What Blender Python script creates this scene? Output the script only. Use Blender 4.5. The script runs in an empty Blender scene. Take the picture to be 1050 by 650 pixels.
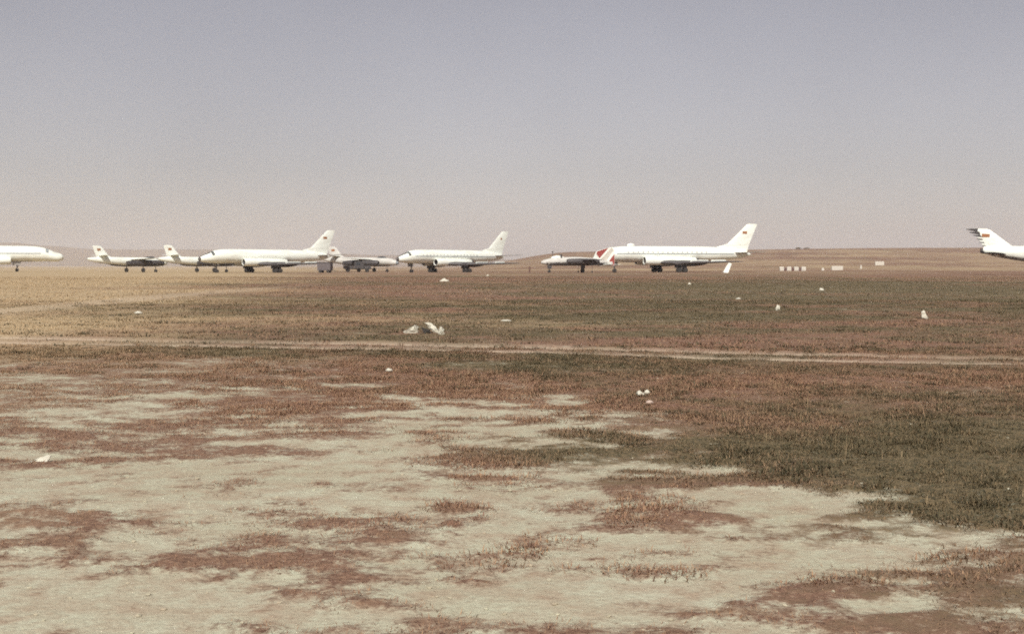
import bpy, math, random
import numpy as np
from mathutils import Vector

R = math.radians
random.seed(7)
rng = np.random.default_rng(11)
scene = bpy.context.scene
col = scene.collection

# ------------------------------------------------------------------ camera, sky, sun, exposure
CAM_H, FPX, PITCH = 1.65, 1312.0, math.atan(52.5 / 1312.0)
cam_d = bpy.data.cameras.new('camera')
cam_d.lens = 36.0 * FPX / 1050.0
cam_d.sensor_width = 36.0
cam_d.clip_start = 0.1
cam_d.clip_end = 60000
cam = bpy.data.objects.new('camera', cam_d)
cam.location = (0, 0, CAM_H)
cam.rotation_euler = (math.pi / 2 - PITCH, 0, 0)
col.objects.link(cam)
scene.camera = cam

SUN_EL, SUN_AZ = R(45), R(-173)          # azimuth measured clockwise from the view direction (+Y): left and behind
sun_vec = Vector((math.sin(SUN_AZ) * math.cos(SUN_EL), math.cos(SUN_AZ) * math.cos(SUN_EL), math.sin(SUN_EL)))
world = bpy.data.worlds.new('World')
scene.world = world
world.use_nodes = True
wn, wl = world.node_tree.nodes, world.node_tree.links
wn.clear()
sky = wn.new('ShaderNodeTexSky')
sky.sky_type = 'NISHITA'
sky.sun_disc = False
sky.sun_elevation = SUN_EL
sky.sun_rotation = SUN_AZ
sky.altitude = 0
sky.air_density = 1.0
sky.dust_density = 0.7
sky.ozone_density = 1.0
hs = wn.new('ShaderNodeHueSaturation')
hs.inputs['Saturation'].default_value = 0.42
tint = wn.new('ShaderNodeMix')
tint.data_type = 'RGBA'
tint.blend_type = 'MULTIPLY'
tint.inputs[0].default_value = 1.0
tint.inputs[7].default_value = (1.0, 0.905, 0.91, 1)
bg = wn.new('ShaderNodeBackground')
bg.inputs['Strength'].default_value = 0.058
wo = wn.new('ShaderNodeOutputWorld')
wl.new(sky.outputs[0], hs.inputs['Color'])
wl.new(hs.outputs[0], tint.inputs[6])
wtc = wn.new('ShaderNodeTexCoord')                       # faint unevenness of the high haze, the same all round
wnz = wn.new('ShaderNodeTexNoise'); wnz.inputs['Scale'].default_value = 5.0; wnz.inputs['Detail'].default_value = 5
wmr = wn.new('ShaderNodeMapRange')
for i_, v_ in enumerate((0.3, 0.7, 0.955, 1.045)): wmr.inputs[i_ + 1].default_value = v_
wmx = wn.new('ShaderNodeMix'); wmx.data_type = 'RGBA'; wmx.blend_type = 'MULTIPLY'; wmx.inputs[0].default_value = 1.0
wl.new(wtc.outputs['Generated'], wnz.inputs['Vector']); wl.new(wnz.outputs['Fac'], wmr.inputs[0])
wl.new(tint.outputs[2], wmx.inputs[6]); wl.new(wmr.outputs[0], wmx.inputs[7])
wl.new(wmx.outputs[2], bg.inputs['Color'])
wl.new(bg.outputs[0], wo.inputs['Surface'])

sun_d = bpy.data.lights.new('sun', 'SUN')
sun_d.energy = 4.3
sun_d.angle = R(0.8)
sun_d.color = (1.0, 0.95, 0.86)
sun = bpy.data.objects.new('sun', sun_d)
sun.rotation_euler = (-sun_vec).to_track_quat('-Z', 'Y').to_euler()
sun.location = (-40, -20, 60)
col.objects.link(sun)

scene.view_settings.view_transform = 'Standard'
scene.view_settings.look = 'None'
scene.view_settings.exposure = 0.35
scene.view_settings.gamma = 1.0
scene.view_settings.use_curve_mapping = False
scene.render.engine = 'CYCLES'
scene.cycles.filter_width = 1.9
scene.cycles.max_bounces = 6
scene.cycles.volume_bounces = 1
scene.cycles.use_denoising = False
scene.cycles.use_adaptive_sampling = True
scene.cycles.adaptive_threshold = 0.06
scene.cycles.adaptive_min_samples = 16

# ------------------------------------------------------------------ helpers
def ray(px, py):
    dx, up = (px - 525.0) / FPX, -(py - 325.0) / FPX
    c, s = math.cos(PITCH), math.sin(PITCH)
    return dx, c + up * s, -s + up * c

def gpt(px, py):                         # photo pixel -> point on the flat field
    a, b, c = ray(px, py)
    t = CAM_H / -c
    return a * t, b * t

def xat(px, Y):                          # world X of a pixel column at depth Y (close to the horizon)
    return (px - 525.0) / FPX * Y

def tag(o, label=None, cat=None, group=None, kind=None):
    if label: o['label'] = label
    if cat: o['category'] = cat
    if group: o['group'] = group
    if kind: o['kind'] = kind
    return o

def empty(name, loc, rz=0.0, s=1.0):
    o = bpy.data.objects.new(name, None)
    o.location = loc
    o.rotation_euler = (0, 0, rz)
    o.scale = (s, s, s)
    o.empty_display_size = 0.5
    col.objects.link(o)
    return o

class MB:
    def __init__(self): self.v, self.f = [], []
    def add(self, vs, fs):
        b = len(self.v)
        self.v += [tuple(v) for v in vs]
        self.f += [tuple(i + b for i in f) for f in fs]
        return self
    def box(self, lo, hi):
        x0, y0, z0 = lo; x1, y1, z1 = hi
        return self.add([(x0, y0, z0), (x1, y0, z0), (x1, y1, z0), (x0, y1, z0), (x0, y0, z1), (x1, y0, z1), (x1, y1, z1), (x0, y1, z1)],
                        [(3, 2, 1, 0), (4, 5, 6, 7), (0, 1, 5, 4), (1, 2, 6, 5), (2, 3, 7, 6), (3, 0, 4, 7)])
    def loft(self, rings, cap0=True, cap1=True):
        n = len(rings[0]); vs = [p for r in rings for p in r]; fs = []
        for i in range(len(rings) - 1):
            for j in range(n):
                k = (j + 1) % n
                fs.append((i * n + j, i * n + k, (i + 1) * n + k, (i + 1) * n + j))
        if cap0: fs.append(tuple(reversed(range(n))))
        if cap1: fs.append(tuple(range((len(rings) - 1) * n, len(rings) * n)))
        return self.add(vs, fs)
    def tube(self, p, q, r0, r1=None, n=10):
        p, q = Vector(p), Vector(q); r1 = r0 if r1 is None else r1
        d = (q - p).normalized()
        u = d.orthogonal().normalized(); w = d.cross(u)
        ring = lambda c, r: [c + (u * math.cos(2 * math.pi * j / n) + w * math.sin(2 * math.pi * j / n)) * r for j in range(n)]
        return self.loft([ring(p, r0), ring(q, r1)])
    def lathe_x(self, prof, c=(0, 0, 0), n=20, ysc=1.0, cap0=True, cap1=True):     # prof: (x, r)
        return self.loft([[(c[0] + x, c[1] + r * math.cos(2 * math.pi * j / n) * ysc, c[2] + r * math.sin(2 * math.pi * j / n)) for j in range(n)] for x, r in prof], cap0, cap1)
    def lathe_y(self, prof, c=(0, 0, 0), n=18):
        return self.loft([[(c[0] + r * math.cos(2 * math.pi * j / n), c[1] + y, c[2] + r * math.sin(2 * math.pi * j / n)) for j in range(n)] for y, r in prof])
    def build(self, name, m, parent=None, smooth=True, ang=40):
        me = bpy.data.meshes.new(name)
        me.from_pydata(self.v, [], self.f)
        me.update()
        import bmesh
        bm = bmesh.new(); bm.from_mesh(me)
        bmesh.ops.recalc_face_normals(bm, faces=bm.faces)
        for e in bm.edges:
            e.smooth = len(e.link_faces) == 2 and e.calc_face_angle(0) < R(ang)
        for f in bm.faces: f.smooth = smooth
        bm.to_mesh(me); bm.free()
        me.materials.append(m)
        return link(name, me, parent)

def link(name, me, parent=None):
    o = bpy.data.objects.new(name, me)
    col.objects.link(o)
    if parent is not None: o.parent = parent
    return o

def hashn(ix, iy, seed):
    h = (ix.astype(np.int64) * 374761393 + iy.astype(np.int64) * 668265263 + seed * 1442695041) & 0xFFFFFFFF
    h = ((h ^ (h >> 13)) * 1274126177) & 0xFFFFFFFF
    return ((h ^ (h >> 16)) & 0xFFFF) / 65535.0

def vnoise(x, y, seed):
    ix, iy = np.floor(x), np.floor(y)
    fx, fy = x - ix, y - iy
    fx, fy = fx * fx * (3 - 2 * fx), fy * fy * (3 - 2 * fy)
    a, b = hashn(ix, iy, seed), hashn(ix + 1, iy, seed)
    c, d = hashn(ix, iy + 1, seed), hashn(ix + 1, iy + 1, seed)
    return (a + (b - a) * fx) * (1 - fy) + (c + (d - c) * fx) * fy

def fbm(x, y, wl, seed, octv=4, gain=0.55):
    t, amp, n = 0, 1.0, 0
    ca, sa = math.cos(0.7), math.sin(0.7)
    for k in range(octv):
        t = t + amp * vnoise((x * ca - y * sa) / wl + 17.3 * k, (x * sa + y * ca) / wl - 9.1 * k, seed + k)
        n += amp; amp *= gain; wl *= 0.5
    return t / n

def sstep(a, b, x):
    t = np.clip((x - a) / (b - a), 0, 1)
    return t * t * (3 - 2 * t)

# ------------------------------------------------------------------ materials
def mat(name):
    m = bpy.data.materials.new(name)
    m.use_nodes = True
    nt = m.node_tree
    return m, nt.nodes, nt.links, nt.nodes['Principled BSDF']

def nd(n, t, **kw):
    x = n.new(t)
    for k, v in kw.items(): setattr(x, k, v)
    return x

def mixc(n, l, fac, a, b, blend='MIX'):
    x = nd(n, 'ShaderNodeMix', data_type='RGBA', blend_type=blend)
    for i, s in ((0, fac), (6, a), (7, b)):
        if isinstance(s, (int, float)): x.inputs[i].default_value = s
        elif isinstance(s, tuple): x.inputs[i].default_value = s + (1,) if len(s) == 3 else s
        else: l.new(s, x.inputs[i])
    return x.outputs[2]

def noise(n, l, vec, scale, detail=4, rough=0.55):
    x = nd(n, 'ShaderNodeTexNoise')
    x.inputs['Scale'].default_value = scale
    x.inputs['Detail'].default_value = detail
    x.inputs['Roughness'].default_value = rough
    if vec is not None: l.new(vec, x.inputs['Vector'])
    return x.outputs['Fac']

def mrange(n, l, s, a, b, c=0.0, d=1.0):
    x = nd(n, 'ShaderNodeMapRange')
    l.new(s, x.inputs[0])
    for i, v in enumerate((a, b, c, d)): x.inputs[i + 1].default_value = v
    return x.outputs[0]

def math_n(n, l, op, a, b):
    x = nd(n, 'ShaderNodeMath', operation=op)
    for i, s in enumerate((a, b)):
        if isinstance(s, (int, float)): x.inputs[i].default_value = s
        else: l.new(s, x.inputs[i])
    return x.outputs[0]

def paint(name, c, rough=0.5, grime=(0.35, 0.30, 0.24), amount=0.35, scale=1.2, metal=0.0):
    m, n, l, p = mat(name)
    tc = nd(n, 'ShaderNodeTexCoord').outputs['Object']
    mp = nd(n, 'ShaderNodeMapping'); mp.inputs['Scale'].default_value = (0.35, 1, 1.3)
    l.new(tc, mp.inputs['Vector'])
    g = mrange(n, l, noise(n, l, mp.outputs[0], scale, 6, 0.65), 0.48, 0.75, 0.0, amount)
    l.new(mixc(n, l, g, c, grime), p.inputs['Base Color'])
    l.new(mrange(n, l, noise(n, l, tc, 3.0), 0.3, 0.7, rough - 0.08, rough + 0.12), p.inputs['Roughness'])
    p.inputs['Metallic'].default_value = metal
    return m

M = {}
M['white'] = paint('weathered_white_paint', (0.76, 0.79, 0.73), 0.42, (0.46, 0.43, 0.37), 0.6, 0.9)
M['dull'] = paint('dull_grey_white_paint', (0.50, 0.49, 0.46), 0.5, (0.22, 0.19, 0.17), 0.6, 1.4)
M['metal'] = paint('bare_grey_metal', (0.34, 0.33, 0.32), 0.42, (0.16, 0.13, 0.11), 0.5, 2.0, 0.35)
M['wing'] = paint('shade_darkened_skin', (0.095, 0.088, 0.088), 0.55, (0.05, 0.04, 0.04), 0.5, 1.5, 0.1)  # darker than the bare metal: underside shade put into the whole skin
M['dark_metal'] = paint('dark_sooty_metal', (0.055, 0.050, 0.052), 0.55, (0.12, 0.09, 0.07), 0.4, 3.0, 0.2)
M['grey_paint'] = paint('grey_mauve_paint', (0.11, 0.095, 0.10), 0.6, (0.12, 0.08, 0.06), 0.5, 2.0)
M['black'] = paint('matt_black_panel', (0.05, 0.040, 0.038), 0.6, (0.10, 0.06, 0.05), 0.4, 4.0)
M['tyre'] = paint('worn_rubber', (0.025, 0.023, 0.023), 0.85, (0.09, 0.07, 0.055), 0.6, 6.0)
M['red'] = paint('faded_red_paint', (0.27, 0.045, 0.038), 0.55, (0.22, 0.09, 0.07), 0.5, 3.0)
M['flag'] = paint('flag_red_paint', (0.30, 0.12, 0.045), 0.55, (0.20, 0.12, 0.08), 0.4, 3.0)
M['stripe'] = paint('faded_blue_grey_line', (0.22, 0.25, 0.27), 0.5, (0.35, 0.33, 0.30), 0.4, 3.0)
M['window'] = paint('pale_window_blanks', (0.46, 0.47, 0.45), 0.4, (0.35, 0.33, 0.30), 0.4, 3.0)
M['concrete'] = paint('whitewashed_concrete', (0.52, 0.49, 0.43), 0.85, (0.30, 0.25, 0.20), 0.8, 2.0)
M['brown_block'] = paint('dark_red_brown_paint', (0.10, 0.045, 0.038), 0.8, (0.18, 0.11, 0.09), 0.5, 3.0)
M['paper'] = paint('weathered_paper', (0.52, 0.50, 0.42), 0.85, (0.30, 0.24, 0.18), 0.8, 9.0)
M['shade_paper'] = paint('dark_sheet_underside', (0.035, 0.03, 0.026), 0.9, (0.09, 0.07, 0.05), 0.5, 9.0)  # shade colour for the underside of the tilted sheet
M['stone'] = paint('field_stone', (0.42, 0.33, 0.28), 0.9, (0.25, 0.18, 0.14), 0.5, 14.0)
gm, n_, l_, p_ = mat('dark_glazing')
p_.inputs['Base Color'].default_value = (0.03, 0.035, 0.04, 1)
p_.inputs['Roughness'].default_value = 0.12
M['glass'] = gm

# --- ground: pale soil, red-brown dry growth, olive patches, wheel-worn strips; paler straw on the left carries brightness in its colour
def ground_material():
    m, n, l, p = mat('dry_steppe_ground')
    geo = nd(n, 'ShaderNodeNewGeometry').outputs['Position']
    at = lambda nm: nd(n, 'ShaderNodeAttribute', attribute_name=nm).outputs['Fac']
    cov, grn, pale, trk = at('cover'), at('green'), at('pale'), at('track')
    big, mid = noise(n, l, geo, 0.035, 5, 0.6), noise(n, l, geo, 0.45, 5, 0.6)
    sml, fin, dust = noise(n, l, geo, 3.2, 6, 0.65), noise(n, l, geo, 21.0, 5, 0.7), noise(n, l, geo, 85.0, 3, 0.7)
    soil = mixc(n, l, mrange(n, l, mid, 0.3, 0.7), (0.405, 0.395, 0.29), (0.50, 0.505, 0.395))
    soil = mixc(n, l, mrange(n, l, sml, 0.40, 0.66, 0, 0.75), soil, (0.345, 0.245, 0.175))
    soil = mixc(n, l, mrange(n, l, fin, 0.35, 0.70, 0, 0.55), soil, (0.26, 0.19, 0.132))
    soil = mixc(n, l, mrange(n, l, dust, 0.55, 0.8, 0, 0.35), soil, (0.60, 0.55, 0.42))
    dry = mixc(n, l, mrange(n, l, sml, 0.3, 0.7), (0.215, 0.105, 0.075), (0.285, 0.180, 0.118))
    dry = mixc(n, l, mrange(n, l, fin, 0.35, 0.62, 0, 0.75), dry, (0.085, 0.050, 0.038))
    dry = mixc(n, l, mrange(n, l, dust, 0.52, 0.68, 0, 0.6), dry, (0.33, 0.24, 0.165))
    olive = mixc(n, l, mrange(n, l, fin, 0.40, 0.6), (0.056, 0.051, 0.031), (0.185, 0.138, 0.078))
    olive = mixc(n, l, mrange(n, l, dust, 0.54, 0.7, 0, 0.6), olive, (0.20, 0.155, 0.095))
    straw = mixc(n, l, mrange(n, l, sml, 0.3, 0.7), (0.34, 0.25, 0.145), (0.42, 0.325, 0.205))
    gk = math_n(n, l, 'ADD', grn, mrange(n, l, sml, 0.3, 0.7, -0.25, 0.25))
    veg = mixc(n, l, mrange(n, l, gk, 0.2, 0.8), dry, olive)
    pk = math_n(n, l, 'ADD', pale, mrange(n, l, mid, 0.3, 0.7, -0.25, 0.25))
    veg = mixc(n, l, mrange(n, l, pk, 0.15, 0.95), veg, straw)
    ck = math_n(n, l, 'ADD', cov, math_n(n, l, 'ADD', mrange(n, l, fin, 0.25, 0.75, -0.42, 0.42), mrange(n, l, sml, 0.25, 0.75, -0.5, 0.5)))
    c = mixc(n, l, mrange(n, l, ck, 0.30, 0.90), soil, veg)
    tk = math_n(n, l, 'MULTIPLY', trk, mrange(n, l, sml, 0.25, 0.55, 0.6, 1.0))
    c = mixc(n, l, tk, c, mixc(n, l, mrange(n, l, fin, 0.3, 0.7), (0.45, 0.35, 0.26), (0.54, 0.455, 0.35)))
    l.new(c, p.inputs['Base Color'])
    p.inputs['Roughness'].default_value = 0.95
    p.inputs['Specular IOR Level'].default_value = 0.15
    h = math_n(n, l, 'ADD', math_n(n, l, 'MULTIPLY', fin, 1.0), math_n(n, l, 'MULTIPLY', dust, 0.35))
    bp = nd(n, 'ShaderNodeBump')
    bp.inputs['Strength'].default_value = 0.55
    bp.inputs['Distance'].default_value = 0.03
    l.new(h, bp.inputs['Height'])
    l.new(bp.outputs[0], p.inputs['Normal'])
    return m
M['ground'] = ground_material()

def grass_material():
    m, n, l, p = mat('dry_grass_blades')
    at = lambda nm: nd(n, 'ShaderNodeAttribute', attribute_name=nm).outputs['Fac']
    tnt, grn, pale = at('tint'), at('green'), at('pale')
    dry = mixc(n, l, tnt, (0.16, 0.078, 0.054), (0.31, 0.20, 0.12))
    olive = mixc(n, l, tnt, (0.046, 0.044, 0.025), (0.165, 0.120, 0.066))
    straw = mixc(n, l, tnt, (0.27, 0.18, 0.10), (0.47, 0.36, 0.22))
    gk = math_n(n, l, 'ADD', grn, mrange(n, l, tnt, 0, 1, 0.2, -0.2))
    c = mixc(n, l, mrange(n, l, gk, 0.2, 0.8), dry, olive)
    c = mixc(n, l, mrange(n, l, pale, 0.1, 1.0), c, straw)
    l.new(c, p.inputs['Base Color'])
    p.inputs['Roughness'].default_value = 0.75
    p.inputs['Specular IOR Level'].default_value = 0.2
    return m
M['grass'] = grass_material()

# ------------------------------------------------------------------ ground: fields of cover, colour and relief
edge_px = [(-400, 386), (0, 392), (120, 388), (250, 396), (330, 406), (430, 402), (520, 404), (575, 412), (600, 436), (640, 462),
           (720, 478), (790, 505), (870, 523), (960, 540), (1050, 548), (1300, 590)]
edge = np.array([gpt(*q) for q in edge_px])
A = np.array(gpt(0, 349)); B = np.array(gpt(1050, 370.5))          # the track across the field
T2 = np.array([(-19.5, 30.0), (-18.6, 46.0), (-18.6, 75.0), (-17.2, 112.0), (-14.0, 170.0)])   # the branch towards the aircraft

def seg_dist(x, y, pts, signed=False):
    best = np.full(np.shape(x), 1e9); sg = np.ones(np.shape(x))
    for (ax, ay), (bx, by) in zip(pts[:-1], pts[1:]):
        dx, dy = bx - ax, by - ay
        L2 = dx * dx + dy * dy
        t = np.clip(((x - ax) * dx + (y - ay) * dy) / L2, 0, 1)
        d = np.hypot(x - ax - t * dx, y - ay - t * dy)
        s = np.sign(dx * (y - ay) - dy * (x - ax))
        sg = np.where(d < best, s, sg); best = np.minimum(best, d)
    return best * sg if signed else best

track_dir = (B - A) / np.linalg.norm(B - A)
def track_off(x, y):
    wob = 0.35 * (fbm(x, y * 0 + 3, 9.0, 71, 2) - 0.5)
    return (x - A[0]) * -track_dir[1] + (y - A[1]) * track_dir[0] + wob

def fields(x, y):
    """cover, green, pale, track at points of the field"""
    sd = seg_dist(x, y, edge, True)                                   # >0 beyond the edge: grown over
    n1 = fbm(x * 0.62, y, 0.95, 3, 5, 0.62); n2 = fbm(x, y, 5.0, 21, 4); n3 = fbm(x * 0.6, y, 0.34, 33, 4, 0.66)
    r = np.hypot(x, y)
    bare = 0.5 + (n1 - 0.5) * 2.3 + (n2 - 0.5) * 1.1 + (n3 - 0.5) * 2.7
    # thicker growth in the band just in front of the edge and to the right, thinner at the near left
    bare += 0.03 + 0.26 * sstep(7.5, 14, y) * sstep(4, 0.5, x) + 0.10 * sstep(7, 12, y) * sstep(0.5, 4, x) - 0.22 * sstep(9, 6, y) * sstep(2.0, -1.0, x) + 0.20 * sstep(1.2, 3.0, x) * sstep(9.0, 7.2, y)
    grown = 1.16 + (n1 - 0.5) * 0.9 + (n2 - 0.5) * 0.5
    w_ = 0.055 * y + 4.2 * sstep(1.5, -2.0, x - 0.02 * y) * sstep(9, 15, y)       # the growth thins out slowly on the left, sharply on the right
    k = sstep(-w_ - 0.35, 0.5 + 0.3 * w_, sd + (n1 - 0.5) * (1.2 + 1.2 * w_) + (n2 - .5) * 0.9 + (n3 - .5) * (0.6 + w_))
    left_thin = sstep(-0.5, -6.0, x + 0.12 * (y - 20)) * sstep(26, 18, y)
    grown -= 0.52 * left_thin
    cover = np.clip(np.minimum(bare, 0.95) * (1 - k) + grown * k, 0, 1.3)
    g = fbm(x, y, 14.0, 51, 4); g2 = fbm(x, y * 1.6, 60.0, 52, 3); g3 = fbm(x, y, 1.2, 53, 3)
    green = 0.36 + (g - 0.5) * 1.2 + (g2 - 0.5) * 1.0 + (g3 - 0.5) * 1.0 + (fbm(x * .6, y, 3.2, 57, 4) - 0.5) * 1.3 + 0.30 * sstep(25, 32, y) * sstep(160, 100, y) + 0.14 * sstep(-10, 10, x) * sstep(24, 30, y) * sstep(420, 200, y)
    green += 0.13 * sstep(0.5, 4.0, x - 0.05 * y) * sstep(30, 18, y) + 0.20 * sstep(1.5, 4.0, x) * sstep(16, 10, y) + 0.12 * sstep(-5, 15, x) * sstep(140, 60, y)
    green -= 0.50 * sstep(0.8, -2.5, x) * sstep(24, 20, y) + 0.30 * sstep(150, 260, y) + 0.12 * (1 - k)
    band = np.exp(-((y - 100) / 28.0) ** 2) * sstep(-20, 20, x)       # a greener swath before the aircraft
    green = np.clip(green + 0.35 * band, 0, 1)
    pale = 0.85 * sstep(0.0, 1.0, -(x + 0.09 * y + (n2 - 0.5) * 5 + (g - .5) * 0.12 * y) / (8.0 + 0.17 * y)) + (g2 - 0.5) * 0.7 * sstep(30, 60, y)  # left-hand brightness of the field put into the colour as paler growth
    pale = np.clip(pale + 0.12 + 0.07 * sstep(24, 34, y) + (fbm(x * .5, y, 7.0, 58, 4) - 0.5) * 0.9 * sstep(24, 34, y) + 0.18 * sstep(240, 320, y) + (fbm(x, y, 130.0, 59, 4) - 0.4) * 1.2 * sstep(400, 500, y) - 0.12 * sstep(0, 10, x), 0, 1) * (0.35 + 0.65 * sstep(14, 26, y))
    o = track_off(x, y)
    rut = np.exp(-((np.abs(o) - 0.74) / 0.24) ** 2)
    track = np.clip(rut * 1.0 + 0.18 * sstep(1.5, 1.1, np.abs(o)), 0, 1) * (0.7 + 0.3 * sstep(0.30, 0.55, fbm(x, y, 2.2, 81, 3)))
    t2 = seg_dist(x, y, T2) + (n2 - 0.5) * 0.8
    track = np.maximum(track, 0.42 * sstep(2.2, 0.6, t2) * sstep(130, 60, y))
    return cover, green, pale, np.clip(track, 0, 1)

def height(x, y):
    r = np.hypot(x, y)
    z = 0.022 * (fbm(x, y, 1.1, 91, 5, 0.55) - 0.5) * sstep(60, 15, r) + 0.10 * (fbm(x, y, 9.0, 95, 3) - 0.5) * sstep(3, 12, r) * sstep(240, 120, r)
    near = r < 24
    if np.any(near):
        xn, yn = x[near], y[near]
        add = np.zeros_like(z); add[near] = 0.030 * sstep(0.3, 0.9, fields(xn, yn)[0]) * fbm(xn, yn, 0.22, 97, 3, 0.6) * sstep(24, 16, r[near])
        z = z + add
    o = np.abs(track_off(x, y))
    z = z - 0.045 * np.exp(-((o - 0.78) / 0.30) ** 2) * sstep(80, 40, r) + 0.02 * np.exp(-((o - 1.35) / 0.2) ** 2) * sstep(80, 40, r)
    ridge = sstep(430, 1500, y) * sstep(2600, 1600, y)
    z = z + ridge * sstep(-75, 70, x - 0.0 * y) * (17.4 + 5.0 * sstep(0, 620, x) + 1.6 * (fbm(x, y, 160.0, 99, 3) - 0.5))
    z = z - 1.6 * sstep(420, 900, r) * sstep(120, -60, x)             # the plain dips a little on the left
    return z

radii = [0.0] + list(np.geomspace(0.6, 4.5, 34)) + list(np.geomspace(4.56, 60, 300)) + list(np.geomspace(61.0, 9000, 190))
radii = np.array(radii)
front = np.radians(np.arange(-36, 36.01, 0.2)); back = np.radians(np.arange(39, 322, 3.0))
angs = np.concatenate([front, back])
rr, aa = np.meshgrid(radii[1:], angs, indexing='ij')
gx, gy = (rr * np.sin(aa)).ravel(), (rr * np.cos(aa)).ravel()
nr, na = len(radii) - 1, len(angs)
gz = height(gx, gy)
verts = np.concatenate([[[0, 0, 0.0]], np.stack([gx, gy, gz], 1)])
ii, jj = np.meshgrid(np.arange(nr - 1), np.arange(na), indexing='ij')
kk = (jj + 1) % na
quads = np.stack([1 + ii * na + jj, 1 + ii * na + kk, 1 + (ii + 1) * na + kk, 1 + (ii + 1) * na + jj], -1).reshape(-1, 4)
quads = quads[:, ::-1]                                                # upward normals
tris = np.array([(0, 1 + (j + 1) % na, 1 + j) for j in range(na)])[:, ::-1]

def np_mesh(name, v, polys, attrs, smooth=True):
    """polys: list of (n,k) index arrays"""
    me = bpy.data.meshes.new(name)
    nl = sum(p.size for p in polys); npoly = sum(len(p) for p in polys)
    me.vertices.add(len(v)); me.loops.add(nl); me.polygons.add(npoly)
    me.vertices.foreach_set('co', np.ascontiguousarray(v, dtype=np.float32).ravel())
    me.loops.foreach_set('vertex_index', np.concatenate([p.ravel() for p in polys]).astype(np.int32))
    tot = np.concatenate([np.full(len(p), p.shape[1]) for p in polys])
    me.polygons.foreach_set('loop_start', np.concatenate([[0], np.cumsum(tot)[:-1]]).astype(np.int32))
    me.polygons.foreach_set('use_smooth', np.full(npoly, smooth))
    me.update(calc_edges=True)
    for nm, a in attrs.items():
        at = me.attributes.new(nm, 'FLOAT', 'POINT')
        at.data.foreach_set('value', np.ascontiguousarray(a, dtype=np.float32))
    me.validate()
    return me

fx_, fy_ = verts[:, 0], verts[:, 1]
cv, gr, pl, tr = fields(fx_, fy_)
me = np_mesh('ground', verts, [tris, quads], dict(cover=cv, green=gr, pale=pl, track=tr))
me.materials.append(M['ground'])
tag(link('ground', me), 'wide flat field of pale bare soil and dry brown grass rising to a low ridge', 'ground', kind='structure')

# the two worn wheel tracks lie on the field as sheets of their own
def track_sheet(sel, label):
    q = quads[sel]
    ids, inv = np.unique(q, return_inverse=True)
    v = verts[ids].copy(); v[:, 2] += 0.005
    me = np_mesh('dirt_track', v, [inv.reshape(-1, 4)], dict(cover=cv[ids], green=gr[ids], pale=pl[ids], track=tr[ids]))
    me.materials.append(M['ground'])
    tag(link('dirt_track', me), label, 'track', kind='structure')
qc = verts[quads].mean(1)
jit = 0.35 * (fbm(qc[:, 0], qc[:, 1], 0.8, 61, 3) - 0.5)
qr = np.hypot(qc[:, 0], qc[:, 1])
track_sheet((np.abs(track_off(qc[:, 0], qc[:, 1])) + jit < 1.25) & (qr < 70) & (qc[:, 1] > 3), 'rutted dirt track crossing the whole field from left to right')
t2q = seg_dist(qc[:, 0], qc[:, 1], T2) + (fbm(qc[:, 0], qc[:, 1], 5.0, 21, 4) - 0.5) * 0.8
track_sheet((t2q + jit < 1.4) & (qc[:, 1] > 30) & (np.abs(track_off(qc[:, 0], qc[:, 1])) > 1.6), 'pale worn path on the left leading away towards the parked aircraft')

# distant hazy hills on the left
def hills(name, Y, x0, x1, prof, depth, label):
    xs = np.linspace(x0, x1, 160)
    h = np.interp(xs, [p[0] for p in prof], [p[1] for p in prof])
    h = h * (0.86 + 0.28 * fbm(xs, xs * 0 + 5, 420.0, 131, 4))
    rows = []
    for k, (dy, s) in enumerate(((-depth, -0.03), (-depth * 0.5, 0.45), (-depth * 0.2, 0.85), (0, 1.0), (depth * 0.4, 0.7), (depth, -0.03))):
        hh = h * s * (1 + 0.10 * (fbm(xs, xs * 0 + 40 * k, 240.0, 140 + k, 3) - 0.5)) - 3
        rows.append(np.stack([xs, np.full_like(xs, Y + dy), hh], 1))
    v = np.concatenate(rows); n = len(xs)
    i, j = np.meshgrid(np.arange(len(rows) - 1), np.arange(n - 1), indexing='ij')
    q = np.stack([i * n + j, i * n + j + 1, (i + 1) * n + j + 1, (i + 1) * n + j], -1).reshape(-1, 4)
    z = np.zeros(len(v))
    me = np_mesh(name, v, [q], dict(cover=z + 1, green=z + 0.5, pale=z + 0.2, track=z))
    me.materials.append(M['ground'])
    tag(link(name, me), label, 'hills', kind='structure')
hills('hills', 6800, -5200, 900, [(-5200, 128), (-3300, 124), (-2700, 118), (-2250, 96), (-1700, 84), (-900, 66), (-300, 48), (300, 20), (900, 6)], 900,
      'faint purple hills fading into haze behind the aircraft on the left')

# ------------------------------------------------------------------ grass, thatch and clods
def scatter(n_try, y0, y1, dens_pow, wide=0.58):
    y = np.sqrt(rng.uniform(y0 * y0, y1 * y1, n_try))
    x = rng.uniform(-wide, wide, n_try) * y
    return x, y

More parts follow.
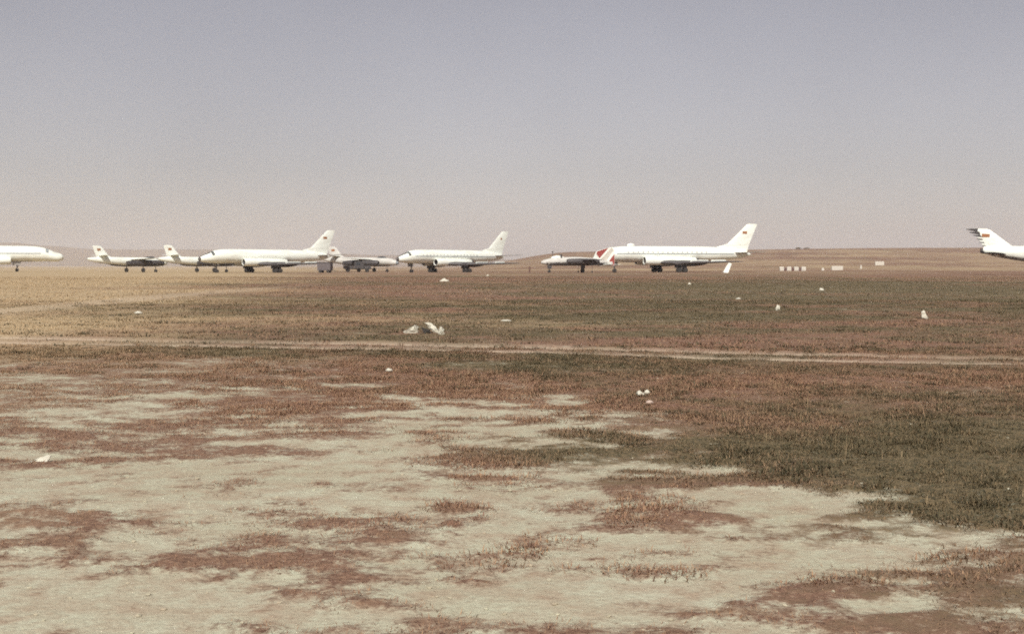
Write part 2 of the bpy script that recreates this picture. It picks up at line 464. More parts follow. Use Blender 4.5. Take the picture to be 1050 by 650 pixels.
def blades(px, py, nb, spread, hmin, hmax, wid, lean0, lean1, segs, kscale):
    """nb blades round every tuft centre, returned as one mesh's arrays"""
    N = len(px) * nb
    cx, cy = np.repeat(px, nb), np.repeat(py, nb)
    ts = np.repeat(kscale, nb)
    a = rng.uniform(0, 2 * np.pi, N); rad = spread * np.sqrt(rng.uniform(0, 1, N)) * (0.5 + ts)
    bx, by = cx + rad * np.cos(a), cy + rad * np.sin(a)
    bz = height(bx, by) - 0.004
    hgt = rng.uniform(hmin, hmax, N) * (0.45 + ts)
    lean = rng.uniform(lean0, lean1, N)
    az = a + rng.normal(0, 0.9, N)
    w = wid * rng.uniform(0.6, 1.4, N)
    sx, sy = -np.sin(az) * w * 0.5, np.cos(az) * w * 0.5
    dx, dy = np.cos(az), np.sin(az)
    lv = [np.stack([bx - sx, by - sy, bz], 1), np.stack([bx + sx, by + sy, bz], 1)]
    if segs == 2:
        l1 = lean * 0.6
        mx, my, mz = bx + dx * np.sin(l1) * hgt * .55, by + dy * np.sin(l1) * hgt * .55, bz + np.cos(l1) * hgt * .55
        lv += [np.stack([mx + sx * .75, my + sy * .75, mz], 1), np.stack([mx - sx * .75, my - sy * .75, mz], 1)]
        l2 = np.minimum(lean * 1.5, 1.72)
        lv.append(np.stack([mx + dx * np.sin(l2) * hgt * .5, my + dy * np.sin(l2) * hgt * .5, np.maximum(mz + np.cos(l2) * hgt * .5, bz + .004)], 1))
    else:
        lv.append(np.stack([bx + dx * np.sin(lean) * hgt, by + dy * np.sin(lean) * hgt, bz + np.cos(lean) * hgt], 1))
    k = len(lv)
    v = np.stack(lv, 1).reshape(-1, 3)
    base = np.arange(N)[:, None] * k
    polys = [base + np.array([[0, 1, 2, 3]]), base + np.array([[3, 2, 4]])] if segs == 2 else [base + np.array([[0, 1, 2]])]
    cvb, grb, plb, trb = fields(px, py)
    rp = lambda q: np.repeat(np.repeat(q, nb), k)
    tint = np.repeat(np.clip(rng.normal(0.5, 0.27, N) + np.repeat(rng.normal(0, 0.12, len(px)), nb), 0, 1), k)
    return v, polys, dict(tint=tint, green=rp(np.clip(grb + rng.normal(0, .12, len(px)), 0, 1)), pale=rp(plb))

def grow(label, n_try, y0, y1, nb, spread, hmin, hmax, wid, lean0, lean1, segs, lo, hi, wide=0.58, kind=None, beyond=None):
    x, y = scatter(n_try, y0, y1, 1, wide)
    c, g, p, t = fields(x, y)
    clump = fbm(x, y, 0.7, 201, 3)
    prob = sstep(lo, hi, c + (clump - 0.5) * 0.9) * (1 - 0.9 * np.clip(t * 1.3, 0, 1))
    if beyond is not None: prob = prob * sstep(beyond, beyond + 0.5, seg_dist(x, y, edge, True) + (clump - 0.5) * 1.2)
    keep = rng.uniform(0, 1, n_try) < prob
    x, y = x[keep], y[keep]
    ks = np.clip(sstep(0.25, 0.75, clump[keep]) * 0.9 + rng.normal(0, .15, len(x)), 0.05, 1.3)
    v, polys, at = blades(x, y, nb, spread, hmin, hmax, wid, lean0, lean1, segs, ks)
    if kind == 'weed': at['tint'] = at['tint'] * 0.35; at['green'] = at['green'] * 0 + 0.9; at['pale'] = at['pale'] * 0
    if kind == 'straw': at['pale'] = at['pale'] * 0 + 0.75
    me = np_mesh('grass', v, polys, at, False)
    me.materials.append(M['grass'])
    tag(link('grass', me), label, 'grass', kind='stuff')
    print('grass', label, len(x), sum(len(q) for q in polys))

grow('flattened red brown dry growth in patches on the bare near soil', 64000, 4.2, 19, 7, 0.075, 0.016, 0.042, 0.005, 0.7, 1.45, 1, 0.40, 0.8)
grow('tufted brown and olive grass on the near side of the track', 74000, 6.5, 25, 8, 0.08, 0.02, 0.05, 0.0065, 0.5, 1.35, 2, 0.62, 1.0, beyond=-3.0)
grow('dry grass between the track and the middle of the field', 60000, 22, 62, 5, 0.14, 0.03, 0.065, 0.016, 0.4, 1.2, 1, 0.45, 0.9)
grow('thin far grass before the parked aircraft', 42000, 58, 190, 4, 0.35, 0.04, 0.09, 0.05, 0.4, 1.1, 1, 0.45, 0.9, 0.5)

grow('dark low weeds dotted through the near grass', 5200, 6.0, 26, 34, 0.09, 0.03, 0.065, 0.010, 0.5, 1.3, 1, 0.6, 1.25, kind='weed', beyond=-0.2)
grow('dark clumps in the grass beyond the track', 3000, 24, 60, 16, 0.22, 0.04, 0.08, 0.03, 0.4, 1.2, 1, 0.6, 1.3, kind='weed')
grow('bleached straw wisps lying in the near grass', 2600, 6.0, 26, 22, 0.10, 0.03, 0.06, 0.004, 1.0, 1.5, 1, 0.5, 1.2, kind='straw', beyond=-0.1)

grow('sparse thin dry stems standing above the near grass', 900, 8.0, 30, 3, 0.05, 0.08, 0.17, 0.0035, 0.05, 0.5, 2, 0.6, 1.2, kind='straw', beyond=0.2)

grow('taller bent brown and green clumps in the near grass', 1500, 7.0, 26, 26, 0.07, 0.05, 0.12, 0.006, 0.3, 1.3, 2, 0.7, 1.3, beyond=0.1)

def clods():
    x, y = scatter(9000, 4.2, 20, 1)
    c, g, p, t = fields(x, y)
    keep = rng.uniform(0, 1, len(x)) < sstep(0.95, 0.3, c) * 0.9 + 0.1
    x, y = x[keep], y[keep]
    ph = (1 + 5 ** .5) / 2
    ico = np.array([(-1, ph, 0), (1, ph, 0), (-1, -ph, 0), (1, -ph, 0), (0, -1, ph), (0, 1, ph), (0, -1, -ph), (0, 1, -ph), (ph, 0, -1), (ph, 0, 1), (-ph, 0, -1), (-ph, 0, 1)]) / 1.9
    f = np.array([(0, 11, 5), (0, 5, 1), (0, 1, 7), (0, 7, 10), (0, 10, 11), (1, 5, 9), (5, 11, 4), (11, 10, 2), (10, 7, 6), (7, 1, 8), (3, 9, 4), (3, 4, 2), (3, 2, 6), (3, 6, 8), (3, 8, 9), (4, 9, 5), (2, 4, 11), (6, 2, 10), (8, 6, 7), (9, 8, 1)])
    N = len(x)
    s = 0.004 + 0.012 * rng.uniform(0, 1, N) ** 4
    v = ico[None] * (s[:, None, None] * rng.uniform(0.65, 1.35, (N, 12, 1))) * np.array([1, 1, 0.6])
    v = v + np.stack([x, y, height(x, y) + s * 0.2], 1)[:, None, :]
    polys = [(np.arange(N)[:, None, None] * 12 + f[None]).reshape(-1, 3)]
    rp = lambda q: np.repeat(q, 12)
    c, g, p, t = fields(x, y)
    me = np_mesh('soil_clods', v.reshape(-1, 3), polys, dict(cover=rp(c * 0.3), green=rp(g), pale=rp(p), track=rp(t)), False)
    me.materials.append(M['ground'])
    tag(link('soil_clods', me), 'small clods and pebbles scattered over the near bare soil', 'clods', kind='stuff')
clods()

# ------------------------------------------------------------------ aircraft
class Body:
    """a fuselage: table of (x, z centre, half width, half height), nose at larger x"""
    def __init__(self, tab):
        t = np.array(sorted(tab)); self.t = t
        self.x0, self.x1 = t[0, 0], t[-1, 0]
    def par(self, x):
        t = self.t
        return [float(np.interp(x, t[:, 0], t[:, k])) for k in (1, 2, 3)]
    def pt(self, x, a, off=0.0):
        zc, ry, rz = self.par(x)
        return (x, (ry + off) * math.cos(a), zc + (rz + off) * math.sin(a))
    def mesh(self, mb, x0=None, x1=None, off=0.0, n=28, cap0=True, cap1=True):
        x0 = self.x0 if x0 is None else x0; x1 = self.x1 if x1 is None else x1
        xs = sorted(set([x0, x1] + [float(q) for q in self.t[:, 0] if x0 < q < x1]))
        return mb.loft([[self.pt(x, 2 * math.pi * j / n, off) for j in range(n)] for x in xs], cap0, cap1)
    def patch(self, mb, x0, x1, a0, a1, off=0.012, nx=6, na=5):
        vs, fs = [], []
        for i in range(nx + 1):
            for j in range(na + 1):
                vs.append(self.pt(x0 + (x1 - x0) * i / nx, a0 + (a1 - a0) * j / na, off))
        for i in range(nx):
            for j in range(na):
                q = i * (na + 1) + j
                fs.append((q, q + 1, q + na + 2, q + na + 1))
        return mb.add(vs, fs)
    def side_band(self, mb, x0, x1, z0, z1, side, off=0.012, nx=30):
        vs, fs = [], []
        for i in range(nx + 1):
            x = x0 + (x1 - x0) * i / nx
            zc, ry, rz = self.par(x)
            for z in (z0, z1):
                a = math.asin(max(-0.98, min(0.98, (z - zc) / rz)))
                p = self.pt(x, a, off)
                vs.append((p[0], p[1] * side, p[2]))
        for i in range(nx): fs.append((2 * i, 2 * i + 1, 2 * i + 3, 2 * i + 2))
        return mb.add(vs, fs)

def smooth_tab(tab, n=60):
    t = np.array(sorted(tab)); xs = np.linspace(t[0, 0], t[-1, 0], 400)
    xs = t[0, 0] + (t[-1, 0] - t[0, 0]) * (0.5 - 0.5 * np.cos(np.linspace(0, np.pi, n)))
    return [(x,) + tuple(float(np.interp(x, t[:, 0], t[:, k])) for k in (1, 2, 3)) for x in xs]

AIRFOIL = [(0, 0), (0.03, 0.5), (0.12, 0.85), (0.32, 1.0), (0.6, 0.75), (0.85, 0.3), (1.0, 0.04), (0.85, -0.2), (0.6, -0.5), (0.32, -0.7), (0.12, -0.6), (0.03, -0.35)]
def wing(mb, secs, side=1):
    """secs: (y, x leading edge, z, chord, thickness); chord runs to -x"""
    return mb.loft([[(xl - c * u, side * y, z + th * 0.5 * w) for u, w in AIRFOIL] for y, xl, z, c, th in secs])

def fin_blade(mb, secs):
    """upright blade: secs (z, x leading edge, chord, thickness)"""
    prof = [(0, 0), (0.05, 0.45), (0.2, 0.85), (0.45, 1.0), (0.8, 0.55), (1.0, 0.06)]
    ring = prof + [(u, -w) for u, w in reversed(prof[1:])]
    return mb.loft([[(xl - c * u, th * 0.5 * w, z) for u, w in ring] for z, xl, c, th in secs])

def wheel(parent, x, y, z, r, w):
    t = MB().lathe_y([(-w / 2, r * .55), (-w / 2, r * .86), (-w * .36, r * .97), (0, r), (w * .36, r * .97), (w / 2, r * .86), (w / 2, r * .55)], (x, y, z), 18).build('wheel', M['tyre'], parent)
    return t

def bogie(root, x, y, ztop, r=0.55, n=4, wb=0.72, gauge=0.5, name='main_gear'):
    g = MB().tube((x, y, ztop), (x, y, r), 0.14, 0.12)
    if n == 4:
        g.box((x - wb, y - .09, r - .09), (x + wb, y + .09, r + .09))
    g.tube((x, y - gauge, r), (x, y + gauge, r), 0.08)
    g.tube((x + 1.1, y, ztop), (x, y, r + .5), 0.07)
    gear = g.build(name, M['dark_metal'], root)
    for sx in ((-wb, wb) if n == 4 else (0,)):
        for sy in (-1, 1):
            wheel(gear, x + sx, y + sy * gauge, r, r, 0.30)
    return gear

def flag(parent, x, y, z, w, h):
    for s in (-1, 1):
        MB().box((x, s * y - 0.01, z), (x + w, s * y + 0.01, z + h)).build('flag', M['flag'], parent, False)

def airliner(loc, rz, scale, label, stripe=True, dome=False, noseg=13.9, flags=(1.2, 0.6), plain=False):
    """long low-winged jet; x forward, origin on the ground below the main gear"""
    r = empty('airliner', loc, rz, scale)
    tag(r, label, 'aircraft', 'white airliners parked on the field')
    N0, T0 = 19.2, -21.4
    tab = [(T0, 4.35, 0.12, 0.16), (T0 + 0.7, 4.32, 0.36, 0.44), (-19, 4.40, 0.76, 0.98), (-16, 4.40, 1.18, 1.36), (-12, 4.36, 1.58, 1.66), (-8, 4.30, 1.80, 1.82),
           (-4, 4.25, 1.88, 1.88), (10.5, 4.25, 1.88, 1.88), (12.6, 4.22, 1.83, 1.82), (14.3, 4.12, 1.70, 1.68), (15.2, 4.02, 1.58, 1.54), (16.0, 3.88, 1.42, 1.32), (17.2, 3.72, 1.14, 1.06),
           (18.2, 3.60, 0.84, 0.80), (18.9, 3.54, 0.50, 0.48), (N0, 3.52, 0.18, 0.18)]
    if plain:
        tab = [t for t in tab if t[0] < 15.5] + [(16.0, 3.84, 1.45, 1.40), (17.0, 3.56, 1.28, 1.16), (18.0, 3.46, 1.10, 1.0), (18.7, 3.43, .85, .76), (19.05, 3.42, .52, .46), (N0, 3.42, .14, .12)]
    b = Body(tab)
    fus = b.mesh(MB()).build('fuselage', M['white'], r, ang=60)
    b.mesh(MB(), 18.7, N0, 0.015).build('nose_cap', M['white' if plain else 'black'], fus)
    if not plain: b.patch(MB(), 15.85, 18.65, R(66), R(114), 0.014).build('antiglare_panel', M['black'], fus)
    for a0, a1 in ((22, 40), (43, 62), (65, 88), (92, 115), (118, 137), (140, 158)):
        b.patch(MB(), 15.15, 15.8, R(a0), R(a1), 0.016, 3, 3).build('cockpit_window', M['stripe' if plain else 'glass'], fus)
    for s in (1, -1):
        if stripe:
            b.side_band(MB(), -16.5, 14.0, 4.22, 4.44, s, 0.012).build('cheat_line', M['stripe'], fus)
            proto = None
            for k in range(0 if plain else 17):
                x = 11.2 - 1.25 * k
                if proto is None:
                    w = MB()
                    w.lathe_y([(-0.02, 0.19), (0.02, 0.19), (0.03, 0.12)], (0, 0, 0), 10)
                    proto = w.build('cabin_window', M['window'], r); o = proto
                else:
                    o = link('cabin_window', proto.data, r)
                zc, ry, rz_ = b.par(x)
                o.location = (x, s * ry * 0.985, 4.72)
        d = b.side_band(MB(), 12.0, 12.8, 3.5, 5.2, s, 0.02, 3).build('door', M['white'], fus)
    if dome:
        MB().lathe_x([(9.0, 0.05), (9.1, .3), (9.7, .42), (10.4, .34), (10.8, 0.05)], (0, 0, 6.35), 12).build('roof_dome', M['white'], fus)
    # fin with its long dorsal fillet, rudder line and flags
    fin = MB()
    fin_blade(fin, [(4.6, -11.0, 9.4, .42), (5.75, -11.2, 9.5, .40), (6.75, -15.2, 5.9, .36), (9.2, -17.9, 4.25, .28), (11.35, -20.3, 2.85, .20), (11.6, -20.9, 2.2, .08)])
    f = fin.build('fin', M['white'], r)
    flag(f, -20.4, 0.155, 9.2, *flags)
    for s in (1, -1):
        wing(MB(), [(0.25, -16.0, 4.6, 4.2, .34), (6.4, -20.8, 4.8, 1.7, .16), (6.6, -21.3, 4.81, 1.1, .06)], s).build('tailplane', M['metal'], r)
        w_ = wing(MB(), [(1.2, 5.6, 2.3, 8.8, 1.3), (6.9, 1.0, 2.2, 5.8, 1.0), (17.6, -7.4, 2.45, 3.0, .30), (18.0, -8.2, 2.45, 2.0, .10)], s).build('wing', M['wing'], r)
        for yy, xx, cc in ((9.3, -1.0, 4.8), (13.4, -4.2, 3.9)):
            MB().box((xx - cc * .95, s * yy - .03, 2.3), (xx, s * yy + .03, 2.9)).build('wing_fence', M['white'], w_)
        # engine buried in the wing root, dark ring intake ahead
        e = MB().lathe_x([(7.3, .72), (7.45, .86), (7.2, .98), (5.5, 1.06), (4.4, 1.06)], (0, s * 2.5, 2.75), 22, 1.0, False, True)
        eng = MB().lathe_x([(4.4, 1.045), (0, 1.02), (-4.5, .85), (-5.6, .72)], (0, s * 2.5, 2.75), 22).build('engine_nacelle', M['white'], r)
        e.build('intake_cowl', M['white'], eng)
        MB().lathe_x([(7.38, .74), (6.3, .70), (6.2, .02)], (0, s * 2.5, 2.75), 22, 1.0, False, True).build('intake', M['dark_metal'], eng)
        MB().lathe_x([(-5.55, .70), (-6.3, .62), (-6.2, .5)], (0, s * 2.5, 2.75), 18).build('exhaust', M['dark_metal'], eng)
        # gear pod behind the wing and bogie below
        pod = MB().lathe_x([(2.2, .05), (1.6, .42), (0, .68), (-3, .66), (-5.6, .36), (-6.6, .05)], (0, s * 6.9, 2.1), 16).build('gear_pod', M['dark_metal'], r)
        MB().box((-1.6, s * 6.9 - .75, 1.05), (1.5, s * 6.9 - .68, 2.1)).build('gear_door', M['dark_metal'], pod, False)
        bogie(r, 0, s * 6.9, 2.0)
    MB().box((noseg - 1.0, -.5, 1.6), (noseg + .9, -.45, 2.7)).build('gear_door', M['metal'], r, False)
    bogie(r, noseg, 0, 2.7, 0.42, 2, 0, .33, 'nose_gear')
    # grey metal belly patch, underside shading painted into its colour
    b.patch(MB(), -9, 12, R(245), R(295), 0.010, 14, 6).build('belly_shade', M['metal'], fus)
    return r

def bomber(loc, rz, scale, label, rudder=True, skin='white', group='small twin engined jets parked tail to the left', paint_n='dark_metal'):
    """slim twin-jet with straight shoulder wing and long nacelles"""
    r = empty('jet_aircraft', loc, rz, scale)
    tag(r, label, 'aircraft', group)
    tab = [(-13.2, 3.35, .14, .18), (-12.6, 3.32, .28, .36), (-11, 3.2, .55, .66), (-7, 2.95, .88, .95), (-3, 2.78, 1.0, 1.05), (4.6, 2.72, 1.0, 1.05), (6.4, 2.66, .95, 1.0),
           (7.8, 2.5, .84, .85), (8.8, 2.4, .60, .58), (9.3, 2.34, .22, .22)]
    if not rudder:
        tab = [(-11.3, 3.22, .42, .46), (-10.6, 3.22, .62, .68), (-9, 3.2, .82, .92), (-6, 3.1, 1.02, 1.18), (-2, 2.98, 1.14, 1.38), (4.6, 2.9, 1.14, 1.38), (6.4, 2.8, 1.05, 1.25), (7.8, 2.62, .9, 1.0), (8.8, 2.45, .62, .64), (9.3, 2.36, .22, .22)]
    b = Body(tab)
    fus = b.mesh(MB(), n=24).build('fuselage', M[skin], r, ang=60)
    finm = M[skin]
    b.mesh(MB(), 8.85, 9.3, .012, 24).build('nose_cap', M['stripe'], fus)
    MB().lathe_x([(5.9, .1), (5.6, .4), (4.7, .55), (3.6, .45), (2.4, .1)], (0, 0, 3.55), 14, .9).build('canopy', M['glass'], fus)
    if rudder: MB().lathe_x([(-13.5, .05), (-13.2, .16), (-12.9, .20)], (0, 0, 3.35), 12).build('tail_turret', M['metal'], fus)
    else: MB().lathe_x([(-11.75, .30), (-11.6, .40), (-11.1, .46)], (0, 0, 3.1), 14).build('exhaust', M['dark_metal'], fus)
    b.patch(MB(), -12 if rudder else -11, 6, R(238 if rudder else 215), R(302 if rudder else 325), 0.010, 14, 6).build('belly_shade', M['metal' if rudder else 'wing'], fus)  # shaded underside painted on as a darker belly
    if rudder:
        f = fin_blade(MB(), [(3.3, -5.6, 4.6, .34), (4.3, -7.3, 3.5, .30), (6.5, -9.2, 2.4, .18), (6.7, -9.7, 1.6, .06)]).build('fin', finm, r)
        flag(f, -10.4, .13, 5.45, .95, .55)
        tz, tx = 4.15, -7.6
    else:
        f = fin_blade(MB(), [(3.3, -5.2, 5.6, .36), (4.1, -6.9, 4.6, .34), (6.5, -10.4, 2.7, .20), (6.7, -11.0, 2.0, .08)]).build('fin', M['white'], r)
        flag(f, -11.7, .14, 5.4, 1.2, .5)
        MB().lathe_x([(-5.5, .05), (-4.5, .42), (-2, .5), (1.2, .42), (2.4, .05)], (0, 0, 4.2), 14).build('dorsal_hump', M['white'], fus)
        for z, ln, th in ((6.42, 1.5, .30), (5.95, 1.4, .28), (5.5, 1.15, .2), (4.95, 1.0, .15), (4.45, 1.0, .15), (3.95, .9, .13)):
            xb = -12.85 + (6.6 - z) * 0.85
            MB().add([(xb + .3, -.07, z - th), (xb - ln, -.03, z), (xb - ln, .03, z), (xb + .3, .07, z - th), (xb + .3, -.07, z + th), (xb - ln, -.03, z + .1), (xb - ln, .03, z + .1), (xb + .3, .07, z + th)],
                     [(3, 2, 1, 0), (4, 5, 6, 7), (0, 1, 5, 4), (1, 2, 6, 5), (2, 3, 7, 6), (3, 0, 4, 7)]).build('rudder_hinge', M['dark_metal'], f, False)
        tz, tx = 2.75, -7.4
    for s in (1, -1):
        wing(MB(), [(.1, tx, tz, 2.4 if rudder else 4.2, .2 if rudder else .5), (3.5, tx - 1.6, tz + .2, 1.2, .1), (3.65, tx - 2.0, tz + .2, .7, .04)], s).build('tailplane', M['white' if rudder else 'dark_metal'], r)
        wing(MB(), [(.7, 2.1, 3.25, 3.8, .5), (10.3, .7, 3.55, 1.8, .2), (10.6, .3, 3.56, 1.2, .08)], s).build('wing', M['white'], r)
        n_ = MB().lathe_x([(5.6, .46), (5.75, .56), (5.4, .68), (4, .80), (0, .86), (-3, .72), (-4.6, .5)], (0, s * 4.2, 2.3), 20, 1, False, True).build('engine_nacelle', M[paint_n], r)
        MB().lathe_x([(5.68, .48), (4.9, .45), (4.8, .05)], (0, s * 4.2, 2.3), 18, 1, False, True).build('intake', M['black'], n_)
        g = MB().tube((0, s * 4.2, 1.8), (0, s * 4.2, .5), .1).tube((0, s * 4.2 - .2, .55), (0, s * 4.2 + .2, .55), .08).build('main_gear', M['dark_metal'], r)
        wheel(g, 0, s * 4.2, .56, .56, .34)
    if not rudder: return r
    g = MB().tube((6, 0, 1.9), (6, 0, .35), .08).tube((6, -.25, .36), (6, .25, .36), .06).build('nose_gear', M['dark_metal'], r)
    for s in (-1, 1): wheel(g, 6, s * .2, .36, .36, .2)
    return r

def fighter(loc, rz, scale, label):
    """swept jet on tandem gear, cockpit near the nose, banded fin"""
    r = empty('jet_aircraft', loc, rz, scale)
    tag(r, label, 'aircraft')
    tab = [(8.5, 2.35, .12, .12), (8.35, 2.36, .32, .32), (7.9, 2.38, .50, .52), (7.0, 2.42, .66, .72), (6, 2.48, .76, .86), (4, 2.58, .84, .98), (0, 2.6, .86, 1.0), (-4, 2.5, .74, .84), (-6.5, 2.35, .50, .58), (-8.3, 2.2, .22, .28)]
    b = Body(smooth_tab(tab, 30))
    fus = b.mesh(MB(), n=22).build('fuselage', M['dull'], r, ang=60)
    b.patch(MB(), -7, 8.2, R(190), R(350), .010, 16, 8).build('belly_shade', M['wing'], fus)  # shadow side put into the colour: dark lower half of the body
    MB().lathe_x([(6.2, .05), (5.7, .35), (4.9, .5), (4.0, .45), (2.9, .12)], (0, 0, 3.4), 14, .8).build('canopy', M['white'], fus)
    MB().box((3.7, -.55, 3.0), (4.05, .55, 4.15)).build('windscreen_frame', M['dark_metal'], fus, False)
    MB().tube((5.9, 0, 3.0), (5.75, 0, 4.75), .05).lathe_x([(5.6, .03), (5.7, .16), (5.9, .16), (6.0, .03)], (0, 0, 4.75), 8).build('mast', M['dark_metal'], fus)
    # fin: leading part red, diagonal white band, red foot
    def slab(pts, y, nm, m, par):
        n = len(pts)
        return MB().add([(x, -y, z) for x, z in pts] + [(x, y, z) for x, z in pts],
                        [tuple(range(n)), tuple(reversed(range(n, 2 * n)))] + [(i, i + n, (i + 1) % n + n, (i + 1) % n) for i in range(n)]).build(nm, m, par, False)
    f = slab([(-3.5, 3.0), (-4.5, 4.9), (-7.3, 5.72), (-8.4, 5.9), (-8.75, 5.0), (-8.75, 1.6), (-4.8, 1.55)], .10, 'fin', M['white'], r)
    slab([(-4.45, 4.2), (-4.55, 4.82), (-7.3, 5.66), (-5.2, 3.3)], .115, 'red_band', M['red'], f)
    slab([(-8.72, 4.3), (-8.72, 1.65), (-6.6, 1.62)], .118, 'red_band', M['red'], f)
    slab([(-5.0, 2.6), (-5.9, 1.65), (-8.6, 5.2), (-8.0, 5.75)], .112, 'white_band', M['concrete'], f)
    for s in (1, -1):
        wing(MB(), [(.6, 2.2, 2.85, 4.4, .55), (6.4, -2.6, 2.9, 2.0, .22), (6.6, -3.1, 2.9, 1.3, .06)], s).build('wing', M['dark_metal'], r)
        wing(MB(), [(.1, -5.6, 1.85, 2.4, .2), (3.2, -8.4, 1.9, 1.3, .1)], s).build('tailplane', M['white'], r)
        n_ = MB().lathe_x([(3.0, .42), (3.1, .52), (2.6, .62), (0, .70), (-3.6, .6), (-4.4, .45)], (0, s * 2.6, 2.55), 16, 1, False, True).build('engine_nacelle', M['dark_metal'], r)
        MB().lathe_x([(3.05, .44), (2.5, .38), (2.4, .03)], (0, s * 2.6, 2.55), 16, 1, False, True).build('intake', M['black'], n_)
        g = MB().tube((-1.8, s * 6.0, 2.5), (-1.8, s * 6.0, .2), .05).build('outrigger_gear', M['dark_metal'], r)
        wheel(g, -1.8, s * 6.0, .2, .2, .1)
    for x, rr, nm in ((6.6, .34, 'nose_gear'), (-1.2, .48, 'main_gear')):
        g = MB().tube((x, 0, 2.0), (x, 0, rr), .1).box((x - .5, .3, .9), (x + .5, .34, 1.8)).tube((x, -.2, rr), (x, .2, rr), .06).build(nm, M['dark_metal'], r)
        for s in (-1, 1): wheel(g, x, s * .18, rr, rr, .2)
    return r

def place(px, Y, dz=0.0):
    X = xat(px, Y)
    return (X, Y, float(height(np.array([X]), np.array([Y]))[0]) + dz)

# nose-left airliners stand with the nose a little towards the camera
airliner(place(686, 320), math.pi + R(18), 1.06, 'large white airliner with small roof dome, right of the red banded fin', True, True)
airliner(place(461, 318), math.pi + R(46), 0.905, 'white airliner with dark cheat line, nose wheel showing, alone in mid field', True, False, flags=(.55, .55))
airliner(place(270, 308), math.pi + R(43), 0.905, 'plain white airliner whose tail stands over the grey box trailer', False, False)
airliner(place(-23, 345), R(20), 1.15, 'white airliner nose at the left edge with thin blue grey line', True, False, noseg=8.7, plain=True)
bomber(place(138.5, 322), R(46), 0.98, 'small jet with dark nacelle, next to the airliner nose at the left edge')
bomber(place(211, 322), R(44), 1.0, 'small jet half hidden behind the nose of the plain white airliner')
bomber(place(376, 335), R(-22), 1.0, 'small jet behind the dark truck, its nose touching the next airliner', skin='dull')
wreck = bomber(place(1083, 225), R(-22), 1.10, 'white tail with bare rudder hinges and red flag at the right edge', False, 'white', 'wrecks with parts missing')
wreck.rotation_euler[1] = R(4)                 # nose leg gone, it sits nose-down
fighter(place(592, 300), math.pi + R(12), 1.03, 'small jet on tandem wheels with red and white diagonal bands on fin')

# ------------------------------------------------------------------ ground equipment
def trailer(loc, rz):
    r = empty('box_trailer', loc, rz)
    tag(r, 'grey boxy trailer standing below the tail of the plain white airliner', 'trailer')
    b = MB().box((-1.55, -1.1, .55), (1.55, 1.1, 2.35)).build('body', M['grey_paint'], r, False)
    MB().box((-1.65, -1.2, 2.35), (1.65, 1.2, 2.45)).build('roof', M['dark_metal'], r, False)
    for k in range(3):
        MB().box((-1.35 + .95 * k, -1.14, .75), (-.55 + .95 * k, -1.102, 2.15)).build('panel', M['grey_paint'], b, False)
    MB().tube((1.5, 0, .6), (2.8, 0, .45), .06).build('drawbar', M['dark_metal'], r)
    for x in (-.9, .9):
        for y in (-1, 1): wheel(r, x, y, .36, .36, .22)
    return r
trailer(place(333.5, 297), R(-8))

def truck(loc, rz):
    r = empty('truck', loc, rz)
    tag(r, 'dark utility truck parked between two airliners', 'truck')
    MB().box((-3.4, -.45, .75), (3.4, .45, 1.0)).build('chassis', M['dark_metal'], r, False)
    cab = MB().loft([[(-.9, y, 1.0), (1.5, y, 1.0), (1.5, y, 1.75), (.75, y, 2.75), (-.8, y, 2.75)] for y in (-1.1, 1.1)]).build('cab', M['dark_metal'], r, False)
    MB().add([(1.46, -.95, 1.83), (1.46, .95, 1.83), (.80, .95, 2.66), (.80, -.95, 2.66)], [(0, 1, 2, 3)]).build('windscreen', M['glass'], cab, False).location = (.03, 0, .02)
    for y in (-1.11, 1.11): MB().box((-.5, y - .012, 1.8), (.6, y + .012, 2.55)).build('side_window', M['glass'], cab, False)
    MB().loft([[(1.5, y, 1.0), (3.3, y, .9), (3.3, y, 1.45), (3.0, y, 1.65), (1.5, y, 1.72)] for y in (-.75, .75)]).build('bonnet', M['dark_metal'], r, False)
    MB().box((-3.6, -1.15, 1.02), (-1.0, 1.15, 1.62)).build('cargo_bed', M['dark_metal'], r, False)
    for x in (-2.5, 2.3):
        for y in (-.95, .95): wheel(r, x, y, .52, .52, .34)
    return r
truck(place(367, 322), R(6))

def fin_panel(loc, rz, tilt):
    m = MB().loft([[(-.75, y, 0), (.45, y, 0), (1.0, y, 2.3), (.35, y, 2.42), (-.15, y, 1.6)] for y in (-.09, .09)])
    o = m.build('loose_panel', M['white'], None, False)
    o.location = loc; o.rotation_euler = (tilt, R(8), rz)
    tag(o, 'loose slanting white panel standing in grass under the largest tail', 'panel')
fin_panel(place(744.5, 296), R(4), R(-6))

def striped_barrier(loc, rz):
    r = empty('striped_barrier', loc, rz)
    tag(r, 'low barrier of alternating white and dark blocks in the far grass', 'barrier')
    for k in range(7):
        h, w = (1.3, 1.45) if k % 2 == 0 else (1.05, .75)
        xs = -3.6 + k * 1.2
        wh = w / 2
        MB().loft([[(xs - wh, -.4, 0), (xs + wh, -.4, 0), (xs + wh, .4, 0), (xs - wh, .4, 0)], [(xs - wh, -.4, h * .8), (xs + wh, -.4, h * .8), (xs + wh, .4, h * .8), (xs - wh, .4, h * .8)],
                   [(xs - wh + .15, -.28, h), (xs + wh - .15, -.28, h), (xs + wh - .15, .28, h), (xs - wh + .15, .28, h)]]).build('block', M['concrete'] if k % 2 == 0 else M['brown_block'], r, False)
striped_barrier(place(812.5, 420), R(2))

